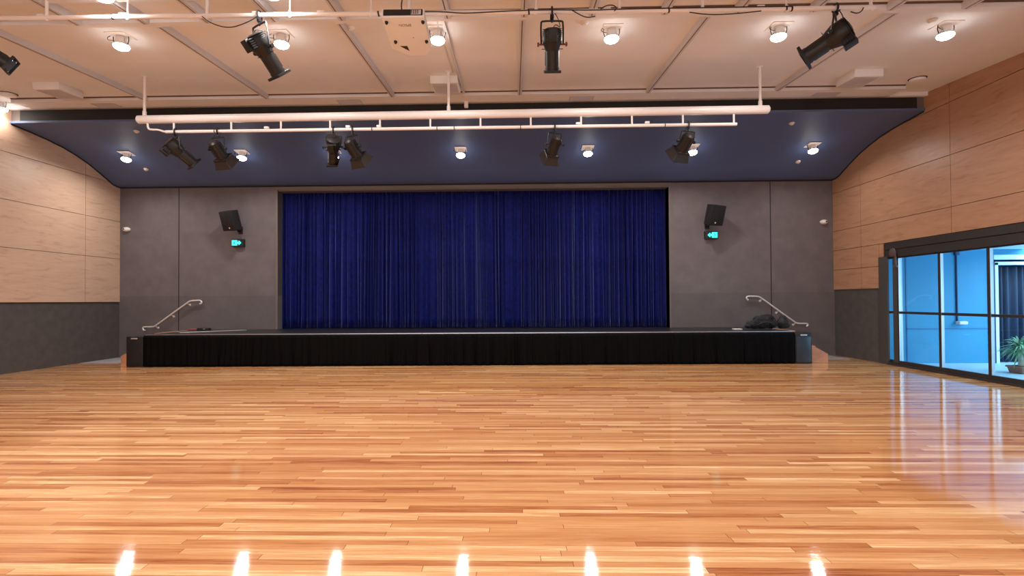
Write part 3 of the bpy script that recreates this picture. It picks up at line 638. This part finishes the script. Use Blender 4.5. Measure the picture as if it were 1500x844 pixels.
# air conditioning diffusers
def diffuser(px, py, lab):
    p = at(px, py, Y=9.76); L0 = V((p.x, 10.05, ceil_z(10.05)))
    g = thing('air_diffuser', L0, lab, 'air vent', 'boxed square air diffusers on the ceiling'); g.rotation_euler = (ct, 0, 0)
    MB().box((0, 0, -.075), (.57, .57, .15)).build('housing', 'cream', g, bevel=.006)
    gr = MB(); gr.box((0, 0, -.151), (.50, .50, .006))
    for i in range(9): gr.box((0, -.22+i*.055, -.156), (.48, .012, .008), Matrix.Rotation(.5, 3, 'X'))
    gr.build('grille', 'grille', g, smooth=False)
diffuser(66, 127, 'cream boxed air diffuser on the ceiling at the left, above the bulkhead corner')
diffuser(650, 117, 'cream boxed air diffuser on the ceiling beside the centre pipe hanger')
diffuser(1274, 109, 'cream boxed air diffuser on the ceiling at the right, near the plywood wall')
for px, lab in ((155, 'left, beneath the left boxed diffuser'), (512, 'left of centre'), (852, 'right of centre'), (1210, 'right, beneath the right boxed diffuser')):
    py = 147.5-(px-512)*.014; p = at(px, py, Y=10.98); z = ceil_z(10.98)-.085
    g = MB((p.x, 10.98, z)); g.box((p.x, 10.98, z-.004), (.56, .30, .008)); 
    for i in range(7): g.box((p.x, 10.86+i*.04, z-.010), (.50, .008, .008))
    o = g.build('air_grille', 'grille', smooth=False); tag(o, 'flat air grille in the cream ceiling band, %s' % lab, 'air vent', 'flat grilles in the ceiling band')
p = at(683, 148.5, Y=11.15); o = MB((p.x, 11.15, p.z)).box((p.x, 11.15, ceil_z(11.15)-.15), (.09, .07, .13)).build('sensor_box', 'cream', bevel=.006); tag(o, 'tiny cream box hanging at the black strip, right of the centre pipe hanger', 'sensor')
# ------------------------------------------------------------------ PIPES
BY = 9.58
def on_bar(P, Q, px, Y):
    x = at(px, 100, Y=Y).x; return P+(Q-P)*((x-P.x)/(Q.x-P.x))
A = at(201, 175.5, Y=BY); B = at(1127, 160.5, Y=BY)
pb = thing('lighting_bar', (A+B)/2, 'thick cream pipe bar with thin pipe slung below, hung across above the curtain', 'lighting bar'); po = pb.location.copy()
MB(po).lathe(A, B-A, [(0, .05), (.03, .082), ((B-A).length-.03, .082), ((B-A).length, .05)], 24).build('main_pipe', 'whitepipe', pb)
C0 = at(243, 193.3, Y=BY); C1 = at(1079, 182, Y=BY)
MB(po).cyl(C0, C1, .032, seg=14).build('thin_pipe', 'whitepipe', pb)
for px in (255, 339, 411.5, 483.5, 556.5, 630, 703.5, 777, 850.5, 925, 999.5, 1074):
    a = on_bar(A, B, px, BY); b = on_bar(C0, C1, px, BY)
    MB(po).cyl(a, b, .019, seg=10).build('rung', 'whitepipe', pb)
for px, py in ((212, 105), (657, 100), (1113, 92)):
    a = on_bar(A, B, px, BY)
    h_ = MB(po); h_.cyl(a+V((0, 0, .05)), V((a.x, BY, ceil_z(BY)+.005)), .027, seg=12); h_.lathe(V((a.x, BY, ceil_z(BY))), (0, 0, -1), [(0, .06), (.012, .055)], 16); h_.cyl(a+V((0, 0, .07)), a+V((0, 0, .17)), .038, seg=12); h_.build('hanger', 'whitepipe', pb)
MB(po).tube([at(216, 180, Y=BY), at(217, 189, Y=BY), at(222, 190, Y=BY), at(232, 190, Y=BY), at(240, 193, Y=BY), at(247, 194, Y=BY)], .02, 10, 2).build('conduit_bend', 'whitepipe', pb)
for px in (391, 510, 555, 846, 947):
    b = on_bar(C0, C1, px, BY); MB(po).box(b+V((0, -.01, .05)), (.09, .06, .05)).build('socket', 'whitepipe', pb, bevel=.012)
cb = MB(po)
for px in (315, 545, 640, 665, 762, 973): 
    b = on_bar(C0, C1, px, BY); cb.lathe(b-V((.008, 0, 0)), (1, 0, 0), [(0, .036), (.016, .036)], 14)
cb.build('tape_band', 'cable', pb)
NY = 6.63
A1 = at(-45, 27.5, Y=NY); B1 = at(1281, 11.5, Y=NY)
nb = thing('lighting_bar', (A1+B1)/2, 'long cream pipe bar on short droppers across the top of the picture', 'lighting bar'); no = nb.location.copy()
MB(no).cyl(A1, B1, .031, seg=18).build('main_pipe', 'whitepipe', nb)
for px in (68, 187, 303, 425, 544, 786, 908, 1030, 1153, 1277):
    a = on_bar(A1, B1, px, NY)
    d_ = MB(no); d_.cyl(a, V((a.x, NY, ceil_z(NY)-.085)), .020 if px in (68, 303, 908, 1030, 1277) else .012, seg=10); d_.lathe(a+V((0, 0, -.045)), (0, 0, 1), [(0, .018), (.09, .024)], 12); d_.build('dropper', 'whitepipe', nb)
for px in (60, 180, 375, 470, 890, 1115): 
    a = on_bar(A1, B1, px, NY); MB(no).box(a+V((0, 0, .035)), (.10, .05, .03)).build('socket', 'whitepipe', nb, bevel=.008)
cb = MB(no)
for px in (165, 555, 775, 980, 1152, 1160):
    a = on_bar(A1, B1, px, NY); cb.lathe(a-V((.012, 0, 0)), (1, 0, .15), [(0, .036), (.022, .036)], 14)
cb.build('tape_band', 'cable', nb)
def cable(px, Y, lab, r=.007, name='cable'):
    P = [at(x, y, Y=Y-.04) for x, y in px]; o = MB(P[0]).tube(P, r, 6, 3).build(name, 'cable'); tag(o, lab, 'cable'); return o
cable([(296, 24), (308, 34), (335, 42), (360, 34), (378, 24)], NY, 'black cable drooping from the near pipe bar to the left large spotlight')
cable([(622, 17), (650, 17), (680, 20), (740, 16), (808, 14), (870, 15), (908, 13), (1040, 11), (1160, 9)], NY, 'long black cable lying along the near pipe bar, right of the projector')
cable([(838, 15), (850, 22), (860, 26), (872, 24)], NY, 'short black cable drooping beside the upright spotlight clamp')
cable([(880, 13), (888, 8), (898, 7), (904, 12), (900, 16)], NY, 'small black cable loop on top of the near pipe bar, right of centre')
cable([(1010, 18), (1040, 22), (1080, 20), (1115, 16)], NY, 'thin brown cable sagging under the near pipe bar, right of centre')
cable([(1246, 17), (1255, 20), (1262, 17), (1265, 11)], NY, 'short black cable hooked at the right end of the near pipe bar')
# ------------------------------------------------------------------ STAGE LIGHTS
def yoke_parts(g, L0, clamp, piv, axis, rad, drop=.03):
    # clamp on bar at 'clamp', yoke to pivot 'piv' with side axis
    ax = V(axis).normalized(); top = V((clamp.x, clamp.y, clamp.z-.13))
    ck = MB(L0); ck.tube([clamp+V((0, .055, -.02)), clamp+V((0, .06, .03)), clamp+V((0, .02, .06)), clamp+V((0, -.04, .05)), clamp+V((0, -.06, 0)), clamp+V((0, -.045, -.05)), clamp+V((0, 0, -.06)), top], .014, 8, 1)
    ck.box(clamp+V((0, 0, -.075)), (.05, .05, .05)); ck.cyl(clamp+V((0, -.09, -.075)), clamp+V((0, .02, -.075)), .009, seg=8); ck.build('clamp', 'fixdark', g)
    up = V((0, 0, 1)); w_ = rad+.035
    t1 = V((top.x, top.y, top.z)); 
    q = [piv+ax*w_, t1+ax*w_+V((0, 0, -.02)), t1+ax*(w_-.02), t1-ax*(w_-.02), t1-ax*w_+V((0, 0, -.02)), piv-ax*w_]
    yk = MB(L0); yk.tube(q, .013, 8, 1); yk.cyl(top+V((0, 0, .03)), top-V((0, 0, .02)), .012, seg=8); yk.build('yoke', 'fixture', g)
    for s_ in (1, -1):
        MB(L0).lathe(piv+ax*(s_*rad*.8), ax*s_, [(0, .012), (w_-rad*.8+.03, .012), (w_-rad*.8+.03, .030), (w_-rad*.8+.055, .026)], 12).build('tilt_knob', 'knob' if abs(ax.x) > .999 and clamp.y < 8 else 'fixdark', g)
def profile_spot(clamp, rear, lens, lab, sc=1.0, side=None):
    d = lens-rear; Ln = d.length; d = d.normalized(); piv = rear+d*(Ln*.36); L0 = clamp.copy()
    g = thing('profile_spotlight', L0, lab, 'stage light', 'black profile spotlights on the pipe bars')
    ax = side if side is not None else d.cross(V((0, 0, 1))).normalized()
    dn = ax.cross(d).normalized()
    if dn.z > 0: dn = -dn
    R0 = .104*sc
    b = MB(L0); b.lathe(rear, d, [(0, .07*sc), (.02, .125*sc), (Ln*.12, .145*sc), (Ln*.28, .150*sc), (Ln*.38, .130*sc), (Ln*.47, R0*1.05), (Ln*.50, R0)], 28); b.build('housing', 'fixture', g)
    fn = MB(L0)
    for i in range(5): fn.lathe(rear+d*(Ln*.03+i*.024), d, [(0, .150*sc), (.008, .150*sc)], 24)
    fn.build('cooling_fins', 'fixdark', g)
    br = MB(L0); br.lathe(rear+d*(Ln*.48), d, [(0, R0), (Ln*.38, R0), (Ln*.38, R0*1.06), (Ln*.46, R0*1.06)], 26); 
    for k in range(3):
        u = ax*math.cos(k*2.1+1)+dn*math.sin(k*2.1+1); br.box(rear+d*(Ln*.67)+u*(R0+.002), (.012, .012, Ln*.30), Matrix((ax, ax.cross(d).normalized(), d)).transposed() if True else None)
    br.build('lens_barrel', 'fixture', g)
    gf = MB(L0); Rm = Matrix((ax, d.cross(ax).normalized(), d)).transposed(); e = rear+d*(Ln*.955)
    for s_ in (-1, 1):
        gf.box(e+ax*(s_*R0*1.12), (.02, R0*2.4, Ln*.06), Rm); gf.box(e+Rm@V((0, s_*R0*1.12, 0)), (R0*2.4, .02, Ln*.06), Rm)
    gf.build('gel_frame', 'fixdark', g, bevel=.003)
    MB(L0).lathe(rear+d*(Ln*.945), d, [(0, R0*.96), (.006, R0*.9)], 24).build('lens', 'lensglass', g)
    # lamp house slung under the rear
    lh = MB(L0); c = rear+d*(Ln*.17)+dn*(.145*sc)
    lh.box(c, (.15*sc, .09*sc, Ln*.22), Rm); lh.box(c+dn*(.06*sc), (.11*sc, .05*sc, Ln*.26), Rm)
    for i in range(5): lh.box(c+d*(-Ln*.09+i*Ln*.045), (.19*sc, .12*sc, .006), Rm)
    lh.build('lamp_house', 'fixdark', g, bevel=.003)
    sh = MB(L0)
    for u in (ax, -ax, -dn, dn): sh.box(rear+d*(Ln*.46)+u*(R0+.045), (.022, .022, .006), Rm); sh.cyl(rear+d*(Ln*.46)+u*(R0*.8), rear+d*(Ln*.46)+u*(R0+.05), .005, seg=6)
    sh.build('shutter_handles', 'fixture', g)
    yoke_parts(g, L0, clamp, piv, ax, .13*sc)
    MB(L0).tube([clamp+V((.03, .0, .0)), clamp+V((.09, -.02, -.12)), clamp+V((.12, 0, -.24)), rear+ax*.05+V((0, 0, .05)), rear+d*.02], .006, 6, 2).build('supply_cord', 'cable', g)
    return g
def fresnel(clamp, rear, front, lab, sc=1.0, doors=.17, open_=.35, roll=0.0):
    d = front-rear; Ln = d.length; d = d.normalized(); L0 = clamp.copy(); g = thing('barn_door_spotlight', L0, lab, 'stage light', 'black barn-door lamps on the thick pipe bar')
    ax = d.cross(V((0, 0, 1))).normalized(); dn = d.cross(ax).normalized(); Rm = Matrix((ax, dn, d)).transposed()
    piv = rear+d*(Ln*.5); r = .115*sc
    b = MB(L0); b.lathe(rear, d, [(0, r*.6), (.03, r*.95), (Ln*.2, r), (Ln*.85, r*1.08), (Ln, r*1.12)], 8+16); b.build('housing', 'fixture', g)
    fb = MB(L0)
    for k in range(8):
        an = k*math.pi/4; u = ax*math.cos(an)+dn*math.sin(an); fb.box(rear+d*(Ln*.52)+u*(r*1.06), (.012, .012, Ln*.66), Rm)
    fb.build('ribs', 'fixdark', g)
    MB(L0).lathe(front-d*.02, d, [(0, r*.98), (.03, r*.85), (.045, r*.4)], 24).build('lens', 'lensglass', g)
    fr_ = MB(L0); w_ = r*1.2
    for s_ in (-1, 1): fr_.box(front+d*.015+ax*(s_*w_), (.018, w_*2.1, .03), Rm); fr_.box(front+d*.015+dn*(s_*w_), (w_*2.1, .018, .03), Rm)
    fr_.build('door_frame', 'fixdark', g)
    for u, v in ((ax, dn), (-ax, dn), (dn, ax), (-dn, ax)):
        e = front+d*.03+u*w_; tip = e+(d*math.cos(open_)+u*math.sin(open_))*doors; wa, wb_ = w_*.95, w_*1.35
        fp = MB(L0); nrm = (v.cross(tip-e)).normalized()*.004
        fp.prism([e-v*wa, e+v*wa, tip+v*wb_, tip-v*wb_], nrm); fp.build('barn_door', 'fixbrown', g, smooth=False)
    yoke_parts(g, L0, clamp, piv, ax, r*1.1)
    MB(L0).tube([clamp+V((.02, 0, 0)), clamp+V((-.08, 0, -.10)), rear+V((-.06, 0, .02)), rear+d*.03], .006, 6, 2).build('supply_cord', 'cable', g)
    return g
def bar_near(px): return on_bar(A1, B1, px, NY)
def bar_far(px): return on_bar(C0, C1, px, BY)
# near bar
profile_spot(bar_near(380), at(371, 49, Y=NY-.13), at(411, 113, Y=NY+.22), 'large black profile spotlight on the near bar, left of the projector', 1.0)
profile_spot(bar_near(809), at(809, 40, Y=NY-.08), at(809, 108, Y=NY+.19), 'large black profile spotlight hanging straight down, right of the projector', .92, side=V((1, 0, 0)))
profile_spot(bar_near(1225), at(1246, 38, Y=NY-.13), at(1175, 87, Y=NY+.22), 'large black profile spotlight at the right end of the near bar, pointing down left', 1.08)
profile_spot(bar_near(-30), at(-48, 58, Y=NY-.08), at(19, 98, Y=NY+.17), 'black spotlight barrel poking in at the left picture edge', .95)
# far bar
profile_spot(bar_far(258), at(244, 207, Y=9.45), at(286, 242, Y=9.85), 'black profile spotlight at the left end of the thick bar, pointing down right', 1.05)
profile_spot(bar_far(489), at(488, 202, Y=9.42), at(488, 240, Y=9.95), 'black profile spotlight on the thick bar, upright, left of a barn-door lamp', .95, side=V((1, 0, 0)))
fresnel(bar_far(320), at(311, 207, Y=9.45), at(326, 230, Y=9.72), 'black barn-door lamp on the thick bar, beside the left end spotlight', .95)
fresnel(bar_far(517), at(509, 204, Y=9.45), at(524, 228, Y=9.72), 'black barn-door lamp on the thick bar, just right of the upright spotlight', .95)
fresnel(bar_far(812), at(817, 199, Y=9.45), at(808, 224, Y=9.75), 'black barn-door lamp on the thick bar, right of centre, pointing down left', .88)
fresnel(bar_far(1007), at(1012, 196, Y=9.45), at(998, 219, Y=9.72), 'black barn-door lamp at the right end of the thick bar', .98)
# ------------------------------------------------------------------ PROJECTOR
NYP = 6.0
tl, tr_ = at(559, 25, Y=NYP), at(621, 25, Y=NYP)
pc = (tl+tr_)/2; pw = (tr_-tl).length; pz = pc.z
g = thing('projector', (pc.x, NYP+.3, pc.z+.12), 'white ceiling projector seen from behind and below, hanging at top centre-left', 'projector'); L0 = g.location.copy()
pitch = math.radians(-12); R = Matrix.Rotation(math.radians(.6), 3, 'Z') @ Matrix.Rotation(pitch, 3, 'X')
def PL(x, y, z): return pc+R@V((x, y, z))   # x right, y forward, z up ; origin at rear bottom edge
hw, L_, H_ = pw/2, .70, .125
out = [(-hw, 0), (hw, 0), (hw, L_*.84), (hw*.66, L_), (-hw*.22, L_), (-hw*.60, L_*.90), (-hw, L_*.80)]
b = MB(L0); b.prism([PL(x, y, 0) for x, y in out], R@V((0, 0, H_))); b.build('body', 'projcase', g, bevel=.014, bseg=3)
MB(L0).box(PL(0, -.004, .066), (pw*.93, .014, .088), R).build('port_panel', 'fixdark', g, bevel=.008, bseg=3)
kp = MB(L0); kp.box(PL(hw*.62, -.012, .060), (.13, .008, .066), R); kp.build('connector_plate', 'greyplate', g, bevel=.003)
kk = MB(L0)
for i in range(4):
    for j in range(3): kk.box(PL(hw*.42+i*.026, -.017, .040+j*.020), (.014, .006, .010), R)
kk.build('sockets', 'fixdark', g)
for x, y in ((-hw*.84, .08), (hw*.90, .08), (-hw*.70, L_*.60), (hw*.86, L_*.60)):
    MB(L0).lathe(PL(x, y, 0), R@V((0, 0, -1)), [(0, .024), (.012, .022), (.026, .016)], 14).build('foot', 'fixdark', g)
MB(L0).prism([PL(x, y, -.002) for x, y in ((-hw*.55, L_*.72), (-hw*.18, L_*.72), (-hw*.12, L_*.86))], R@V((0, 0, .004))).build('vent', 'fixbrown', g, smooth=False)
mt = Matrix.Translation(PL(.0, .13, -.003)-L0) @ (R.to_4x4() @ Matrix.Rotation(math.pi, 4, 'X') @ Matrix.Rotation(math.pi, 4, 'Z'))
text_mesh('lettering', 'EPSON', .054, .001, 'print', g, mt)
MB(L0).cyl(PL(hw*.25, L_*.5, -.001), PL(hw*.25, L_*.5, -.006), .006, seg=8).build('screw', 'fixdark', g)
tp_ = PL(0.02, .30, H_)
m_ = MB(L0); m_.cyl(tp_-V((0, 0, .01)), V((tp_.x, tp_.y, ceil_z(tp_.y)+.01)), .022, seg=12); m_.box(tp_+V((0, 0, .01)), (.22, .22, .02), R); m_.lathe(V((tp_.x, tp_.y, ceil_z(tp_.y))), (0, 0, -1), [(0, .09), (.02, .08)], 20); m_.build('ceiling_mount', 'whitepipe', g)
MB(L0).tube([PL(-.02, .0, .11), PL(-.02, -.03, .20), PL(.0, .05, .45), V((tp_.x-.02, tp_.y-.05, ceil_z(tp_.y)-.01))], .008, 6, 2).build('cord', 'cable', g)
# ------------------------------------------------------------------ daylight in the courtyard
def area(name, loc, rot, sx, sy, e, c):
    L = bpy.data.lights.new(name, 'AREA'); L.shape = 'RECTANGLE'; L.size = sx; L.size_y = sy; L.energy = e; L.color = c
    o = bpy.data.objects.new(name, L); C.objects.link(o); o.location = loc; o.rotation_euler = rot; return o
area('courtyard_daylight', (14.2, 8.5, 3.3), (0, 0, 0), 1.8, 8, 560, (.62, .86, 1.0))
area('courtyard_side_daylight', (15.1, 7.5, 1.6), (0, math.radians(90), 0), 2.6, 7, 160, (.62, .86, 1.0))
W = bpy.data.worlds.new('world'); bpy.context.scene.world = W; W.use_nodes = True
W.node_tree.nodes['Background'].inputs[0].default_value = (.55, .75, 1, 1); W.node_tree.nodes['Background'].inputs[1].default_value = .6
# added cool fill light at the unseen rear, no window there
area('rear_cool_fill', (-1.3, YF+.1, 2.6), (math.radians(97), 0, 0), 17, 2.6, 560, (.72, .86, 1.0))
# ------------------------------------------------------------------ camera
cd = bpy.data.cameras.new('camera'); cam = bpy.data.objects.new('camera', cd); C.objects.link(cam)
cd.sensor_fit = 'HORIZONTAL'; cd.sensor_width = 36; cd.lens = 36*FPX/1500; cd.shift_x = -SX/1500; cd.shift_y = SY/1500; cd.clip_start = .05
mw = Matrix((CR, CU, -CF)).transposed().to_4x4(); mw.translation = O; cam.matrix_world = mw
S = bpy.context.scene; S.camera = cam
S.view_settings.view_transform = 'Standard'; S.view_settings.look = 'None'; S.view_settings.gamma = 1; S.view_settings.exposure = 0.0; S.view_settings.use_curve_mapping = False
